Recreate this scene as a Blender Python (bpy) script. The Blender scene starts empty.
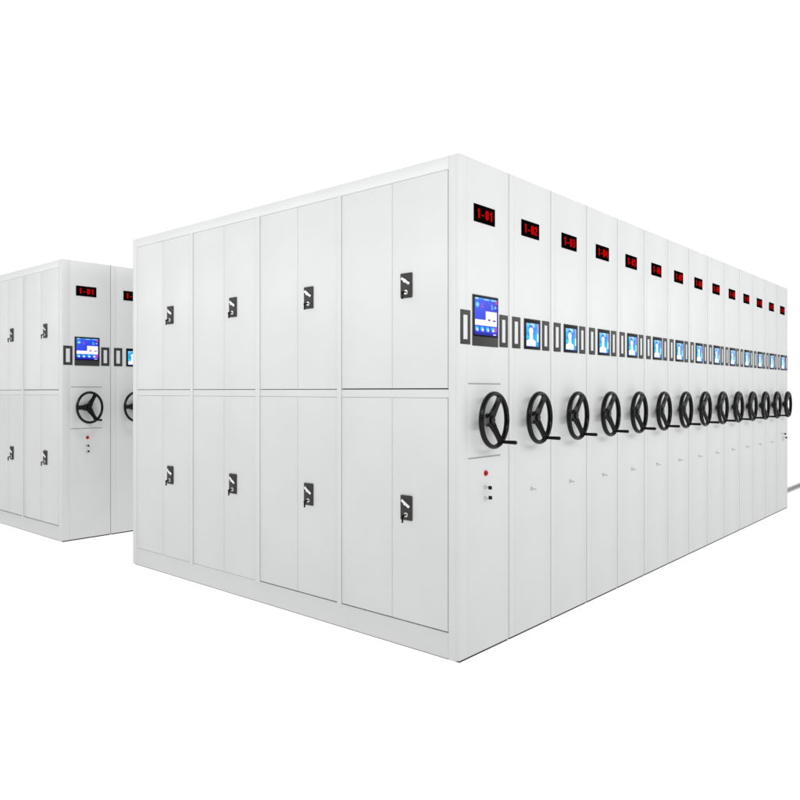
import bpy, bmesh, math, random
from mathutils import Vector, Matrix

random.seed(7)
scene = bpy.context.scene
COL = scene.collection
PI = math.pi

# ------------------------------------------------------------------ materials
def new_mat(name):
    m = bpy.data.materials.new(name)
    m.use_nodes = True
    nt = m.node_tree
    return m, nt, nt.nodes['Principled BSDF']

def paint(name, col, rough=0.42, bump=0.02, var=0.02, scale=900, spec=0.26):
    """powder coated sheet steel: faint tone variation and orange-peel bump"""
    m, nt, p = new_mat(name)
    tc = nt.nodes.new('ShaderNodeTexCoord')
    n1 = nt.nodes.new('ShaderNodeTexNoise'); n1.inputs['Scale'].default_value = 3.0
    n1.inputs['Detail'].default_value = 4
    nt.links.new(tc.outputs['Object'], n1.inputs['Vector'])
    mr = nt.nodes.new('ShaderNodeMapRange')
    mr.inputs['From Min'].default_value = 0.3; mr.inputs['From Max'].default_value = 0.7
    mr.inputs['To Min'].default_value = 1 - var; mr.inputs['To Max'].default_value = 1 + var
    nt.links.new(n1.outputs['Fac'], mr.inputs['Value'])
    mx = nt.nodes.new('ShaderNodeVectorMath'); mx.operation = 'SCALE'
    mx.inputs[0].default_value = col
    nt.links.new(mr.outputs['Result'], mx.inputs['Scale'])
    nt.links.new(mx.outputs['Vector'], p.inputs['Base Color'])
    n2 = nt.nodes.new('ShaderNodeTexNoise'); n2.inputs['Scale'].default_value = scale
    n2.inputs['Detail'].default_value = 2
    nt.links.new(tc.outputs['Object'], n2.inputs['Vector'])
    bp = nt.nodes.new('ShaderNodeBump'); bp.inputs['Strength'].default_value = bump
    bp.inputs['Distance'].default_value = 0.001
    nt.links.new(n2.outputs['Fac'], bp.inputs['Height'])
    nt.links.new(bp.outputs['Normal'], p.inputs['Normal'])
    r2 = nt.nodes.new('ShaderNodeMapRange')
    r2.inputs['To Min'].default_value = rough - 0.06; r2.inputs['To Max'].default_value = rough + 0.06
    nt.links.new(n1.outputs['Fac'], r2.inputs['Value'])
    nt.links.new(r2.outputs['Result'], p.inputs['Roughness'])
    p.inputs['Specular IOR Level'].default_value = spec
    return m

def plain(name, col, rough=0.4, metal=0.0, spec=0.5):
    m, nt, p = new_mat(name)
    p.inputs['Base Color'].default_value = (*col, 1)
    p.inputs['Roughness'].default_value = rough
    p.inputs['Metallic'].default_value = metal
    p.inputs['Specular IOR Level'].default_value = spec
    return m

def glow_attr(name, strength):
    """lit display: colours come from the face colours of the mesh"""
    m, nt, p = new_mat(name)
    a = nt.nodes.new('ShaderNodeAttribute'); a.attribute_name = 'Col'
    p.inputs['Base Color'].default_value = (0.01, 0.01, 0.012, 1)
    p.inputs['Roughness'].default_value = 0.25
    p.inputs['Specular IOR Level'].default_value = 0.08
    nt.links.new(a.outputs['Color'], p.inputs['Emission Color'])
    p.inputs['Emission Strength'].default_value = strength
    return m

WHITE = paint('white_powder_coat', (0.643, 0.648, 0.647))
SEAM_SHADE = plain('seam_shadow_liner', (0.16, 0.16, 0.16), 0.7)
SLOT_SEAM_SHADE = plain('slot_grey_seam_shade', (0.30, 0.30, 0.31), 0.6)
GAP_SHADE = plain('gap_shade_black', (0.012, 0.012, 0.013), 0.8)
GREYP = paint('dark_grey_plastic', (0.037, 0.038, 0.037), 0.45, 0.05, 0.06, 500, 0.2)
BLACKP = paint('black_plastic', (0.0022, 0.0023, 0.0024), 0.20, 0.12, 0.1, 350, 0.22)
BEZEL = plain('bezel_black', (0.003, 0.003, 0.003), 0.4, 0, 0.05)
BEZELG = paint('bezel_grey', (0.017, 0.017, 0.017), 0.4, 0.03, 0.05, 500, 0.15)
LEDP = plain('led_window', (0.002, 0.001, 0.001), 0.5, 0, 0.0)
CARD = plain('label_card', (0.66, 0.66, 0.66), 0.6)
CHROME = plain('chrome', (0.82, 0.82, 0.82), 0.28, 1.0)
PALEM = plain('brushed_zinc', (0.62, 0.62, 0.60), 0.35, 0.7)
RED = plain('red_button', (0.42, 0.002, 0.003), 0.4, 0, 0.15)
RAILM = paint('rail_steel', (0.46, 0.465, 0.46), 0.4, 0.03, 0.05, 200)
SCREEN = glow_attr('lit_screen', 1.0)
m, nt, p = new_mat('red_led'); LED = m
p.inputs['Base Color'].default_value = (0.02, 0, 0, 1); p.inputs['Specular IOR Level'].default_value = 0.0
p.inputs['Emission Color'].default_value = (1.0, 0.002, 0.003, 1)
p.inputs['Emission Strength'].default_value = 0.62

# ------------------------------------------------------------------ mesh builder
class MB:
    def __init__(self):
        self.bm = bmesh.new()
        self.col = None
    def box(self, x0, x1, y0, y1, z0, z1, bev=0.0, mi=0, seg=2):
        t = bmesh.new()
        bmesh.ops.create_cube(t, size=1)
        for v in t.verts:
            v.co = Vector((x0 + (v.co.x + .5) * (x1 - x0), y0 + (v.co.y + .5) * (y1 - y0), z0 + (v.co.z + .5) * (z1 - z0)))
        if bev > 0:
            bmesh.ops.bevel(t, geom=t.edges[:], offset=bev, segments=seg, affect='EDGES', profile=0.5)
        self._add(t, mi)
    def _add(self, t, mi=0, smooth=False, mat=None):
        if mat is not None:
            t.transform(mat)
        for f in t.faces:
            f.material_index = mi; f.smooth = smooth
        me = bpy.data.meshes.new('tmp'); t.to_mesh(me); t.free()
        self.bm.from_mesh(me); bpy.data.meshes.remove(me)
    def lathe(self, prof, c, axis='Y', seg=32, mi=0, sx=1.0, sz=1.0, smooth=True, closed=False):
        """revolve (radius, along) pairs about an axis through c"""
        t = bmesh.new(); rings = []
        for r, a in prof:
            ring = []
            for i in range(seg):
                th = 2 * PI * i / seg
                u, w = r * math.cos(th) * sx, r * math.sin(th) * sz
                co = {'Y': (u, a, w), 'X': (a, u, w), 'Z': (u, w, a)}[axis]
                ring.append(t.verts.new(Vector(co) + Vector(c)))
            rings.append(ring)
        n = len(rings)
        for k in range(n if closed else n - 1):
            A, Bq = rings[k], rings[(k + 1) % n]
            for i in range(seg):
                j = (i + 1) % seg
                t.faces.new((A[i], A[j], Bq[j], Bq[i]))
        if not closed:
            t.faces.new(rings[0]); t.faces.new(rings[-1])
        bmesh.ops.recalc_face_normals(t, faces=t.faces[:])
        self._add(t, mi, smooth)
    def prism(self, pts, y0, y1, bev=0, mi=0, axis='Y'):
        """polygon in the XZ plane (or YZ when axis is X) thickened"""
        t = bmesh.new()
        f = (lambda p, a: (p[0], a, p[1])) if axis == 'Y' else (lambda p, a: (a, p[0], p[1]))
        A = [t.verts.new(f(p, y0)) for p in pts]; Bq = [t.verts.new(f(p, y1)) for p in pts]
        t.faces.new(A); t.faces.new(Bq)
        for i in range(len(pts)):
            j = (i + 1) % len(pts)
            t.faces.new((A[i], A[j], Bq[j], Bq[i]))
        bmesh.ops.recalc_face_normals(t, faces=t.faces[:])
        if bev:
            bmesh.ops.bevel(t, geom=t.edges[:], offset=bev, segments=2, affect='EDGES', profile=0.5)
        self._add(t, mi)
    def build(self, name, mats, parent=None):
        me = bpy.data.meshes.new(name)
        self.bm.to_mesh(me); self.bm.free()
        for mm in (mats if isinstance(mats, (list, tuple)) else [mats]):
            me.materials.append(mm)
        try:
            me.set_sharp_from_angle(angle=math.radians(38))
        except Exception:
            pass
        return link(name, me, parent)

def link(name, me, parent=None):
    o = bpy.data.objects.new(name, me); COL.objects.link(o)
    o.parent = parent
    return o

def thing(name, label, cat, loc, group=None):
    o = bpy.data.objects.new(name, None); COL.objects.link(o)
    o.empty_display_size = 0.2
    o.location = loc; o['label'] = label; o['category'] = cat
    if group: o['group'] = group
    return o

# ------------------------------------------------------------------ dimensions
PITCH, W, DEPTH, H = 0.431, 0.4276, 2.988, 2.398

def frame_mesh(x0, x1, z0, z1, b, tb, y0, y1):
    """a flat rectangular ring facing -Y"""
    mb = MB()
    t = bmesh.new()
    O = [(x0, z0), (x1, z0), (x1, z1), (x0, z1)]
    I = [(x0 + b, z0 + tb), (x1 - b, z0 + tb), (x1 - b, z1 - tb), (x0 + b, z1 - tb)]
    vo = [[t.verts.new((p[0], y, p[1])) for p in O] for y in (y0, y1)]
    vi = [[t.verts.new((p[0], y, p[1])) for p in I] for y in (y0, y1)]
    for i in range(4):
        j = (i + 1) % 4
        t.faces.new((vo[0][i], vo[0][j], vi[0][j], vi[0][i]))
        t.faces.new((vo[1][i], vi[1][i], vi[1][j], vo[1][j]))
        t.faces.new((vo[0][i], vo[1][i], vo[1][j], vo[0][j]))
        t.faces.new((vi[0][i], vi[0][j], vi[1][j], vi[1][i]))
    bmesh.ops.recalc_face_normals(t, faces=t.faces[:])
    ed = [e for e in t.edges if abs(e.verts[0].co.y - y0) < 1e-6 and abs(e.verts[1].co.y - y0) < 1e-6
          and not (e.verts[0] in vo[0] and e.verts[1] in vi[0]) and not (e.verts[1] in vo[0] and e.verts[0] in vi[0])]
    ed += [e for e in t.edges if e.verts[0].co.x == e.verts[1].co.x and e.verts[0].co.z == e.verts[1].co.z and e.verts[0] in vo[0] + vo[1]]
    bmesh.ops.bevel(t, geom=ed, offset=0.0010, segments=2, affect='EDGES', profile=0.5)
    mb._add(t)
    return mb

# glyphs of a dot-matrix LED, 5 wide, 7 high
GLYPH = {
 '0': ['01110', '11011', '11011', '11011', '11011', '11011', '01110'],
 '1': ['00110', '01110', '00110', '00110', '00110', '00110', '00110'],
 '2': ['01110', '11011', '00011', '00110', '01100', '11000', '11111'],
 '3': ['11110', '00011', '00011', '01110', '00011', '00011', '11110'],
 '4': ['00011', '00111', '01011', '11011', '11111', '00011', '00011'],
 '5': ['11111', '11000', '11110', '00011', '00011', '11011', '01110'],
 '6': ['01110', '11000', '11110', '11011', '11011', '11011', '01110'],
 '7': ['11111', '00011', '00110', '00110', '01100', '01100', '01100'],
 '8': ['01110', '11011', '11011', '01110', '11011', '11011', '01110'],
 '9': ['01110', '11011', '11011', '01111', '00011', '00011', '01110'],
 '-': ['00000', '00000', '00000', '00000', '01110', '00000', '00000'],
}
def add_digits(parent, text, xc=0.208, zc=2.143, y=-0.004):
    """every character is a mesh of its own under the display"""
    c = 0.0066; cw = 0.0054
    pitch = 5 * cw + 0.0085
    x0 = xc - (pitch * len(text) - 0.0085) / 2
    for k, ch in enumerate(text):
        mb = MB()
        for r, row in enumerate(GLYPH[ch]):
            i = 0
            while i < 5:
                if row[i] == '1':
                    j = i
                    while j < 5 and row[j] == '1': j += 1
                    zt = zc + (3.5 - r) * c
                    mb.box(x0 + k * pitch + i * cw, x0 + k * pitch + j * cw, y - 0.0012, y + .0003, zt - c, zt)
                    i = j
                else:
                    i += 1
        mb.build('dash' if ch == '-' else 'digit', LED, parent)

def screen_mesh(name, x0, x1, z0, z1, y, nx, nz, fn):
    me = bpy.data.meshes.new(name)
    vs = [(x0 + (x1 - x0) * i / nx, y, z1 - (z1 - z0) * j / nz) for j in range(nz + 1) for i in range(nx + 1)]
    fs, cols = [], []
    for j in range(nz):
        for i in range(nx):
            a = j * (nx + 1) + i
            fs.append((a, a + nx + 1, a + nx + 2, a + 1))
            cols.append(fn((i + .5) / nx, (j + .5) / nz))
    me.from_pydata(vs, [], fs)
    at = me.attributes.new('Col', 'FLOAT_COLOR', 'FACE')
    for k, c in enumerate(cols):
        at.data[k].color = (*c, 1)
    me.materials.append(SCREEN)
    return me

def lin(r, g, b):
    return tuple(((v / 255) / 12.92 if v < 10 else ((v / 255 + .055) / 1.055) ** 2.4) for v in (r, g, b))
def mixc(a, b, t):
    t = max(0, min(1, t)); return tuple(a[i] * (1 - t) + b[i] * t for i in range(3))
def inr(u, v, a, b, c, d): return a <= u <= b and c <= v <= d
def disc(u, v, a, b, r): return (u - a) ** 2 + ((v - b) * 1.15) ** 2 < r * r

def console_ui(u, v):
    c = mixc(lin(58, 92, 250), lin(38, 40, 205), u * .6 + v * .6)
    if v < .06: c = lin(45, 140, 250)
    if v < .06 and (inr(u, v, .03, .16, 0, .06) or inr(u, v, .42, .62, .01, .05) or inr(u, v, .74, .93, .01, .05)): c = lin(150, 215, 255)
    if inr(u, v, .94, 1, .03, .12): c = lin(235, 50, 130)
    if disc(u, v, .12, .19, .095): c = lin(40, 150, 245)
    if disc(u, v, .12, .19, .06): c = lin(130, 225, 255)
    if disc(u, v, .33, .165, .04) or inr(u, v, .27, .39, .21, .28): c = lin(150, 70, 215)
    if inr(u, v, .73, .76, .14, .27) or inr(u, v, .73, .81, .25, .28) or inr(u, v, .80, .82, .17, .26): c = lin(90, 200, 255)
    if .88 < u < .97 and abs(v - .22) < (.97 - u) * .6: c = lin(130, 225, 255)
    if inr(u, v, .02, .98, .59, .74) or inr(u, v, .48, .98, .345, .74): c = lin(252, 252, 255)
    if inr(u, v, .60, .68, .545, .60): c = lin(60, 45, 120)
    if inr(u, v, .80, .93, .565, .61): c = lin(60, 40, 110)
    if inr(u, v, .60, .9, .44, .455): c = lin(190, 215, 250)
    if .75 < v < .93:
        c = mixc(lin(30, 110, 245), lin(40, 60, 230), (v - .75) / .18)
        for k, a in enumerate((.10, .33, .57, .80)):
            if disc(u, v, a, .83, .07): c = lin(60, 205, 255)
            if disc(u, v, a + .02, .86, .045): c = lin(225, 245, 255)
        if inr(u, v, .87, .97, .77, .88): c = lin(235, 60, 190)
    if v >= .93: c = lin(28, 20, 165)
    if v >= .94 and inr(u, v, .82, .95, .94, .985): c = lin(225, 205, 255)
    return c

def portrait_ui(u, v):
    c = mixc(lin(50, 140, 236), lin(30, 190, 248), .5 + .5 * math.sin(v * 7 + u * 4))
    if v < .16: c = mixc(lin(120, 205, 255), lin(60, 150, 245), u)
    if disc(u, v, .5, .08, .16): c = lin(175, 232, 255)
    if u > .84 and v < .4: c = lin(150, 165, 240)
    if inr(u, v, .86, .97, .42, .78): c = lin(225, 245, 255)
    if disc(u, v, .10, .60, .10): c = lin(25, 215, 250)
    if inr(u, v, .72, .8, .3, .9): c = lin(20, 190, 245)
    if disc(u, v, .38, .22, .16): c = lin(25, 105, 215)         # hair
    if disc(u, v, .38, .33, .17) or inr(u, v, .25, .52, .30, .74): c = lin(250, 253, 255)   # face and neck
    sh = .74 - .10 * (1 - min(1, abs(u - .38) / .34))
    if v > sh and abs(u - .38) < .36: c = lin(250, 253, 255)    # shoulders
    if v > .9 and abs(u - .38) < .03: c = lin(190, 225, 250)
    if v > .965: c = lin(40, 110, 220)
    return c

# ------------------------------------------------------------------ shared meshes built once, reused by copies
def add_label_frame(parent, x0, x1):
    z0, z1 = 1.5025, 1.6655
    o = frame_mesh(x0, x1, z0, z1, 0.0215, 0.0235, -0.0032, 0.0005).build('label_frame', GREYP, parent)
    c = MB(); c.box(x0 + .0205, x1 - .0205, -0.0014, 0.0005, z0 + .023, z1 - .023)
    c.build('label_card', CARD, o)
    return o

def add_wheel(parent):
    cx, cz, yr = 0.213, 1.138, -0.056
    RX, RZ = 0.1105 / 0.1295, 1.0          # the rim of the photo is a little narrower than tall
    R = 0.1295
    # rim: oval section, deeper than it is wide
    prof = []
    n = 14
    for k in range(n):
        a = 2 * PI * k / n
        prof.append((R + 0.0112 * math.cos(a), yr + 0.0150 * math.sin(a)))
    mb = MB(); mb.lathe(prof, (cx, 0, cz), 'Y', 72, 0, RX, RZ, closed=True)
    rim = mb.build('hand_wheel', BLACKP, parent)
    yh = yr + 0.025
    for ang in (62, 180, -58):
        a = math.radians(ang); s = MB()
        # web: tapered spoke, wide at the hub, waisted, and flaring into the rim
        prof = [(0.012, .026), (0.034, .0285), (0.058, .0225), (0.085, .0185), (0.108, .0195), (0.127, .023)]
        top = [(r, w) for r, w in prof]; bot = [(r, -w) for r, w in reversed(prof)]
        t = bmesh.new(); rows = []
        for r, w in prof:
            y = yh - 0.004 + (yr - yh) * (r / R)
            row = []
            for q, dy in ((-1, 0.004), (-.62, -0.006), (.62, -0.006), (1, 0.004), (0.7, 0.013), (-0.7, 0.013)):
                row.append(t.verts.new((r, y + dy, w * q)))
            rows.append(row)
        for A, Bq in zip(rows, rows[1:]):
            for i in range(6):
                j = (i + 1) % 6
                t.faces.new((A[i], A[j], Bq[j], Bq[i]))
        t.faces.new(rows[0]); t.faces.new(rows[-1])
        bmesh.ops.recalc_face_normals(t, faces=t.faces[:])
        rot = Matrix.Translation((cx, 0, cz)) @ Matrix.Diagonal((RX, 1, RZ, 1)) @ Matrix.Rotation(-a, 4, 'Y')
        s._add(t, 0, False, rot)
        s.build('spoke', BLACKP, rim)
    h = MB()
    h.lathe([(0.034, yh + .012), (0.036, yh - .004), (0.031, yh - .010), (0.021, yh - .011), (0.0205, yh - .018), (0.018, yh - .021), (0.001, yh - .0215)], (cx, 0, cz), 'Y', 32, 0, RX, RZ)
    h.lathe([(0.011, 0.002), (0.011, yh + .013)], (cx, 0, cz), 'Y', 24)
    h.lathe([(0.0335, yh + .011), (0.0335, yh + .017), (0.027, yh + .0225), (0.014, yh + .0245)], (cx, 0, cz), 'Y', 28, 0, RX, RZ)
    h.build('hub', BLACKP, rim)
    k = MB(); a = math.radians(-57)
    kx, kz = cx + RX * R * math.cos(a), cz + RZ * R * math.sin(a)
    k.lathe([(0.0075, yr), (0.0075, yr - .016), (0.0085, yr - .018), (0.0088, yr - .035), (0.0096, yr - .072), (0.0098, yr - .082), (0.0085, yr - .087), (0.005, yr - .089)], (kx, 0, kz), 'Y', 20)
    k.build('crank_handle', BLACKP, rim)
    return rim

def add_lock(parent, x, z, key=None, lift=0.0):
    l = MB()
    l.lathe([(0.0095, 0.0005), (0.0095, -.004), (0.0075, -.007), (0.0072, -.011), (0.001, -.0112)], (x, 0, z), 'Y', 20)
    o = l.build('key_lock', PALEM, parent)
    k = MB()
    k.box(x - .0012, x + .0012, -.024, -.011, z - .003, z + .003)
    k.lathe([(0.0045, -.0012), (0.0045, .0012)], (x, -.026, z), 'X', 14)
    if key == 'black':
        k2 = MB(); k2.box(x - .0015, x + .0015, -.022, -.011, z - .003, z + .003)
        k2.build('key', PALEM, o)
        k3 = MB(); k3.box(x - .0045, x + .0045, -.040, -.021, z - .009 + lift, z + .009 + lift, .003)
        k3.build('key_head', BLACKP, o)
        k.bm.free()
    else:
        k.build('key', PALEM, o)
    return o

def add_end_panel(parent, split):
    e = MB()
    e.box(0, split, 0, 0.017, 0.010, H, 0.0005)
    e.box(split + .0003, W, 0.0, 0.017, 0.010, H, 0.0005)
    o = e.build('end_panel', [WHITE, SLOT_SEAM_SHADE], parent)
    for f in o.data.polygons:
        if (f.normal.x > .9 and f.center.x > W - .001) or (f.normal.x < -.9 and f.center.x < .001 and split < .06): f.material_index = 1  # outer panel edges greyed to paint in the seam shade between units
    return o

def add_number(parent, text):
    d = MB(); d.box(0.118, 0.298, -0.004, 0.0005, 2.100, 2.186, 0.0015)
    o = d.build('number_display', LEDP, parent)
    add_digits(o, text)
    return o

def add_carcass(parent, x0):
    c = MB(); c.box(x0, W, 0.0172, DEPTH, 0.010, H, 0.0012)
    o = c.build('carcass', [WHITE, SEAM_SHADE], parent)
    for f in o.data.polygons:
        if f.normal.x < -0.9: f.material_index = 1  # shade of the door and unit gaps put into the carcass colour
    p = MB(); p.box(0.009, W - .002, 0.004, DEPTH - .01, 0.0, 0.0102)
    p.build('gap_shade_strip', GAP_SHADE, parent)  # black strip standing in for the shade in the gap under the unit
    return o

# ---- the end unit with the doors and the main console
def make_console_unit(label, loc, group):
    u = thing('shelving_unit', label, 'shelving unit', loc, group)
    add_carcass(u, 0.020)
    add_end_panel(u, 0.0665)
    add_number(u, '1-01')
    add_label_frame(u, 0.010, 0.088)
    add_label_frame(u, 0.342, 0.417)
    s = MB(); s.box(0.106, 0.327, -0.0042, 0.0005, 1.499, 1.747, 0.0018)
    sc = s.build('touch_screen', GREYP, u)
    b = MB(); b.box(0.1125, 0.3205, -0.0048, -0.004, 1.545, 1.741, 0.0003)
    b.build('bezel', BEZEL, sc)
    link('screen_picture', screen_mesh('screen_picture', 0.119, 0.314, 1.553, 1.734, -0.0053, 60, 58, console_ui), sc)
    add_wheel(u)
    for z in (1.3155, 0.9565):
        g = MB(); g.box(0.074, 0.350, -0.0015, 0.0005, z - .0032, z + .0032, 0.0005)
        g.build('slot', SLOT_SEAM_SHADE, u)
    b = MB(); b.lathe([(0.0135, 0.0005), (0.0135, -.003), (0.0115, -.004), (0.0115, -.008), (0.009, -.010), (0.001, -.0105)], (0.219, 0, 0.876), 'Y', 24)
    b.build('push_button', RED, u)
    add_lock(u, 0.214, 0.807, 'black')
    add_lock(u, 0.216, 0.752, 'black', 0.006)
    # ---- door side, facing -X
    bays = [(0.062, 0.787), (0.819, 1.490), (1.531, 2.204), (2.237, 2.932)]
    mids = [0.421, 1.147, 1.856, 2.577]
    ZT, ZM1, ZM0, ZB = 2.335, 1.2875, 1.2475, 0.128
    f = MB()
    f.box(0, .021, 0.0172, bays[0][0], 0.004, H, .0012)                       # corner stile
    f.box(0, .021, bays[3][1], DEPTH, 0.007, H, .0012)                        # far stile
    f.box(0.0003, .0207, bays[0][0] + .0006, bays[3][1] - .0006, ZT, H - .0003, .0010)     # top rail
    f.box(0.0003, .0207, bays[0][0] + .0006, bays[3][1] - .0006, 0.0065, ZB, .0010)         # kick plate
    for a, b_ in zip(bays, bays[1:]):
        f.box(-.0035, .0207, a[1], b_[0], ZB - .014, ZT - .0006, .0012)     # bay stiles stand slightly proud
    for a, b_ in bays:
        f.box(0.0006, .0207, a + .0006, b_ - .0006, ZM0, ZM1, .0010)        # mid rails
    f.build('face_frame', WHITE, u)
    for bi, ((a, b_), mid) in enumerate(zip(bays, mids)):
        edge = 0.0050 if bi == 0 else 0.0010
        for lo, hi in ((ZB, ZM0), (ZM1, ZT)):
            gb = 0.0060 if bi == 0 or (bi == 1 and hi != ZT) else (0.0035 if hi == ZT else 0.0012)
            for side in (0, 1):
                y0, y1 = (a + edge, mid - .0011) if side == 0 else (mid + .0011, b_ - .0018)
                d = MB(); d.box(0.0010, 0.0190, y0, y1, lo + gb, hi - .0013, .0012)
                door = d.build('door', WHITE, u)
                if side == 0:
                    ly, lz = mid - 0.098, (1.806 if hi == ZT else 0.698)
                    pl = MB()
                    pl.box(-.0070, .0012, ly - .0375, ly + .0375, lz - .062, lz + .062, .0035)
                    pl.build('lock_plate', GREYP, door)
                    lv = MB()      # swing lever lying diagonally across the plate
                    t = bmesh.new(); bmesh.ops.create_cube(t, size=1)
                    for v in t.verts: v.co = Vector((v.co.x * .009, v.co.y * .062, v.co.z * .0155))
                    bmesh.ops.bevel(t, geom=t.edges[:], offset=.004, segments=3, affect='EDGES', profile=.5)
                    lv._add(t, 0, False, Matrix.Translation((-.0115, ly - .001, lz + .022)) @ Matrix.Rotation(math.radians(33), 4, 'X'))
                    lv.lathe([(.0095, -.0065), (.0098, -.0155), (.0085, -.0172), (.001, -.0175)], (0, ly, lz + .022), 'X', 18)
                    lv.build('lever', CHROME, door)
                    cy = MB(); cy.lathe([(.0125, -.0065), (.0125, -.010), (.0105, -.012), (.001, -.0122)], (0, ly - .002, lz - .034), 'X', 20)
                    cy.build('lock_cylinder', PALEM, door)
                    ky = MB()
                    ky.box(-.030, -.0120, ly - .004, ly, lz - .038, lz - .030)
                    ky.lathe([(.0070, -.0016), (.0070, .0016)], (-.035, ly - .002, lz - .040), 'Y', 16)
                    ky.box(-.0395, -.0305, ly - .005, ly + .001, lz - .071, lz - .046, .0018)
                    ky.build('key', BLACKP, door)
    return u

# ---- a plain unit: end panel with number, two label frames, portrait screen, wheel and key lock
def make_plain_unit(label, loc, group, text):
    u = thing('shelving_unit', label, 'shelving unit', loc, group)
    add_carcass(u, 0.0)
    add_end_panel(u, 0.050)
    add_number(u, text)
    add_label_frame(u, 0.029, 0.107)
    add_label_frame(u, 0.334, 0.409)
    z0, z1 = 1.5025, 1.6655
    s = MB(); s.box(0.144, 0.310, -0.0042, 0.0005, z0, z1, 0.0018)
    sc = s.build('touch_screen', BEZELG, u)
    b = MB(); b.box(0.150, 0.304, -0.0048, -0.004, z0 + .006, z1 - .006, 0.0003)
    b.build('bezel', BEZEL, sc)
    link('screen_picture', screen_mesh('screen_picture', 0.160, 0.290, z0 + .015, z1 - .023, -0.0053, 40, 40, portrait_ui), sc)
    add_wheel(u)
    add_lock(u, 0.222, 0.755)
    return u

def dup(root, loc, label, group, text=None):
    """copy a thing with its parts and sub-parts; the digits get a mesh of their own"""
    r = root.copy(); COL.objects.link(r); r.location = loc
    r['label'] = label; r['group'] = group
    for ch in list(root.children):
        c = ch.copy(); COL.objects.link(c); c.parent = r
        for g in list(ch.children):
            if text and g.name.startswith(('digit', 'dash')):
                continue
            if text == '1-14' and g.name.startswith('crank_handle'):
                continue
            d = g.copy(); COL.objects.link(d); d.parent = c
        if text and ch.name.startswith('number_display'):
            add_digits(c, text)
    return r

G1 = 'shelving units of the large right-hand block'
G2 = 'shelving units of the smaller block at left'
ORD = ['', '', 'second', 'third', 'fourth', 'fifth', 'sixth', 'seventh', 'eighth', 'ninth', 'tenth', 'eleventh', 'twelfth', 'thirteenth']
u1 = make_console_unit('white shelving unit with locker doors and 1-01 display at the nearest corner', (0, 0, 0), G1)
u2 = None
for k in range(2, 15):
    text = '1-%02d' % k
    lab = ('white shelving unit with %s display, %s from the near corner of the large block' % (text, ORD[k])
           if k < 14 else 'last white shelving unit at the far right end, beside the floor rail')
    loc = ((k - 1) * PITCH, 0, 0)
    if u2 is None:
        u2 = make_plain_unit(lab, loc, G1, text)
    else:
        un = dup(u2, loc, lab, G1, text)
        if k == 14:      # the far end unit carries a second key pair like the first
            add_lock(un, 0.205, 0.822, 'black')
            add_lock(un, 0.245, 0.780, 'black')
YL = 4.160
dup(u1, (0, YL, 0), 'white shelving unit with locker doors and 1-01 display at the far left edge', G2)
dup(u2, (PITCH, YL, 0), 'white shelving unit partly hidden behind the large block, beside the left 1-01 unit', G2)

# ------------------------------------------------------------------ floor and rail
def make_floor():
    me = bpy.data.meshes.new('floor')
    s = 220
    me.from_pydata([(-s, -s, 0), (s, -s, 0), (s, s, 0), (-s, s, 0)], [], [(0, 1, 2, 3)])
    m, nt, p = new_mat('white_glow_floor')
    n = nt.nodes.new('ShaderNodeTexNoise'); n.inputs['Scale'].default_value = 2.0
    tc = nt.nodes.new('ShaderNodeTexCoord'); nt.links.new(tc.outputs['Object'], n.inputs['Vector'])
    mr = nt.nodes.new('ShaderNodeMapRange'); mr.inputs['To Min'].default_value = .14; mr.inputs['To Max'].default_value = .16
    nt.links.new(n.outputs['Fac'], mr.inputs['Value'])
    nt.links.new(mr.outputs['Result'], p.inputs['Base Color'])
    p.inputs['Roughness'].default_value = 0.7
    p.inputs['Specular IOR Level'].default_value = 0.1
    p.inputs['Emission Color'].default_value = (1, 1, 1, 1)      # glow added so the floor stays white and contact shadows wash out
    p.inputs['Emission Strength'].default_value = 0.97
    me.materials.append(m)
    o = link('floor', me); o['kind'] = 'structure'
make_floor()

r = MB()
r.box(5.75, 8.6, 0.290, 0.380, 0.0, 0.020, .002)
r.box(5.75, 8.6, 0.318, 0.352, 0.0195, 0.042, .003)
ro = r.build('floor_rail', RAILM)
ro['label'] = 'thin grey steel rail lying on the floor past the far right unit'
ro['category'] = 'rail'

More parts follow.
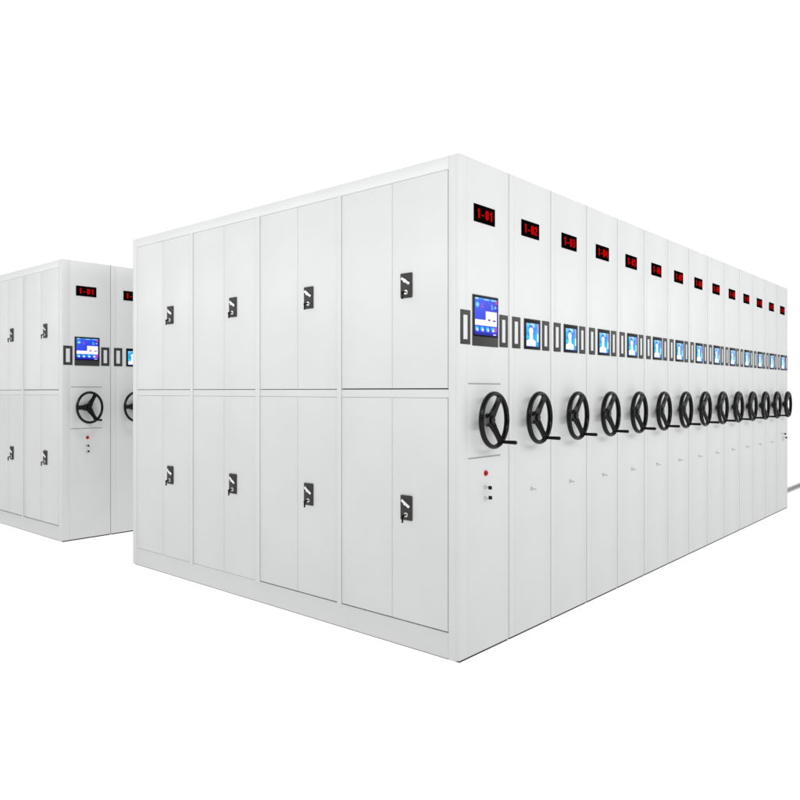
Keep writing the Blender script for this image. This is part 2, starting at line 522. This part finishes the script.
# ------------------------------------------------------------------ world: bright studio backdrop behind the cabinets, dimmer room in front
FWD = Vector((0.75362, 0.65736, 0)).normalized()
w = bpy.data.worlds.new('World'); scene.world = w; w.use_nodes = True
nt = w.node_tree; bg = nt.nodes['Background']
tc = nt.nodes.new('ShaderNodeTexCoord')
dt = nt.nodes.new('ShaderNodeVectorMath'); dt.operation = 'DOT_PRODUCT'; dt.inputs[1].default_value = FWD
nt.links.new(tc.outputs['Generated'], dt.inputs[0])
mr = nt.nodes.new('ShaderNodeMapRange'); mr.interpolation_type = 'SMOOTHSTEP'
mr.inputs['From Min'].default_value = 0.20; mr.inputs['From Max'].default_value = 0.62
mr.inputs['To Min'].default_value = 0.36; mr.inputs['To Max'].default_value = 1.06
nt.links.new(dt.outputs['Value'], mr.inputs['Value'])
nt.links.new(mr.outputs['Result'], bg.inputs['Strength'])
bg.inputs['Color'].default_value = (1, 1, 1, 1)

def area(name, loc, target, sx, sy, energy, col=(1, 1, 1)):
    l = bpy.data.lights.new(name, 'AREA'); l.shape = 'RECTANGLE'; l.size = sx; l.size_y = sy
    l.energy = energy; l.color = col
    o = bpy.data.objects.new(name, l); COL.objects.link(o)
    o.location = loc
    d = Vector(target) - Vector(loc)
    o.rotation_euler = d.to_track_quat('-Z', 'Y').to_euler()
    return o
# unseen area lamps added to grade the faces brighter towards the top
area('softbox', (2.7, -2.6, 2.6), (2.7, 0.0, 2.4), 8.8, 0.7, 98)
area('softbox', (-2.6, 2.0, 2.55), (0.0, 2.0, 2.4), 10.0, 0.7, 99)
area('softbox', (0.35, 2.3, 4.75), (0.4, 4.16, 2.2), 1.6, 0.7, 46)  # added over the aisle to lift the left block's end face

# ------------------------------------------------------------------ camera
cd = bpy.data.cameras.new('camera'); co = bpy.data.objects.new('camera', cd); COL.objects.link(co)
co.location = (-2.7534, -2.0342, 1.2800)
co.rotation_euler = (PI / 2, 0, math.atan2(-FWD.x, FWD.y))
cd.sensor_width = 36; cd.lens = 32.7105
cd.shift_y = -9.0 / 800
cd.clip_start = 0.05; cd.clip_end = 1000
scene.camera = co

scene.render.engine = 'CYCLES'
scene.view_settings.view_transform = 'Standard'
scene.view_settings.look = 'None'
scene.view_settings.exposure = 0
scene.cycles.use_denoising = True
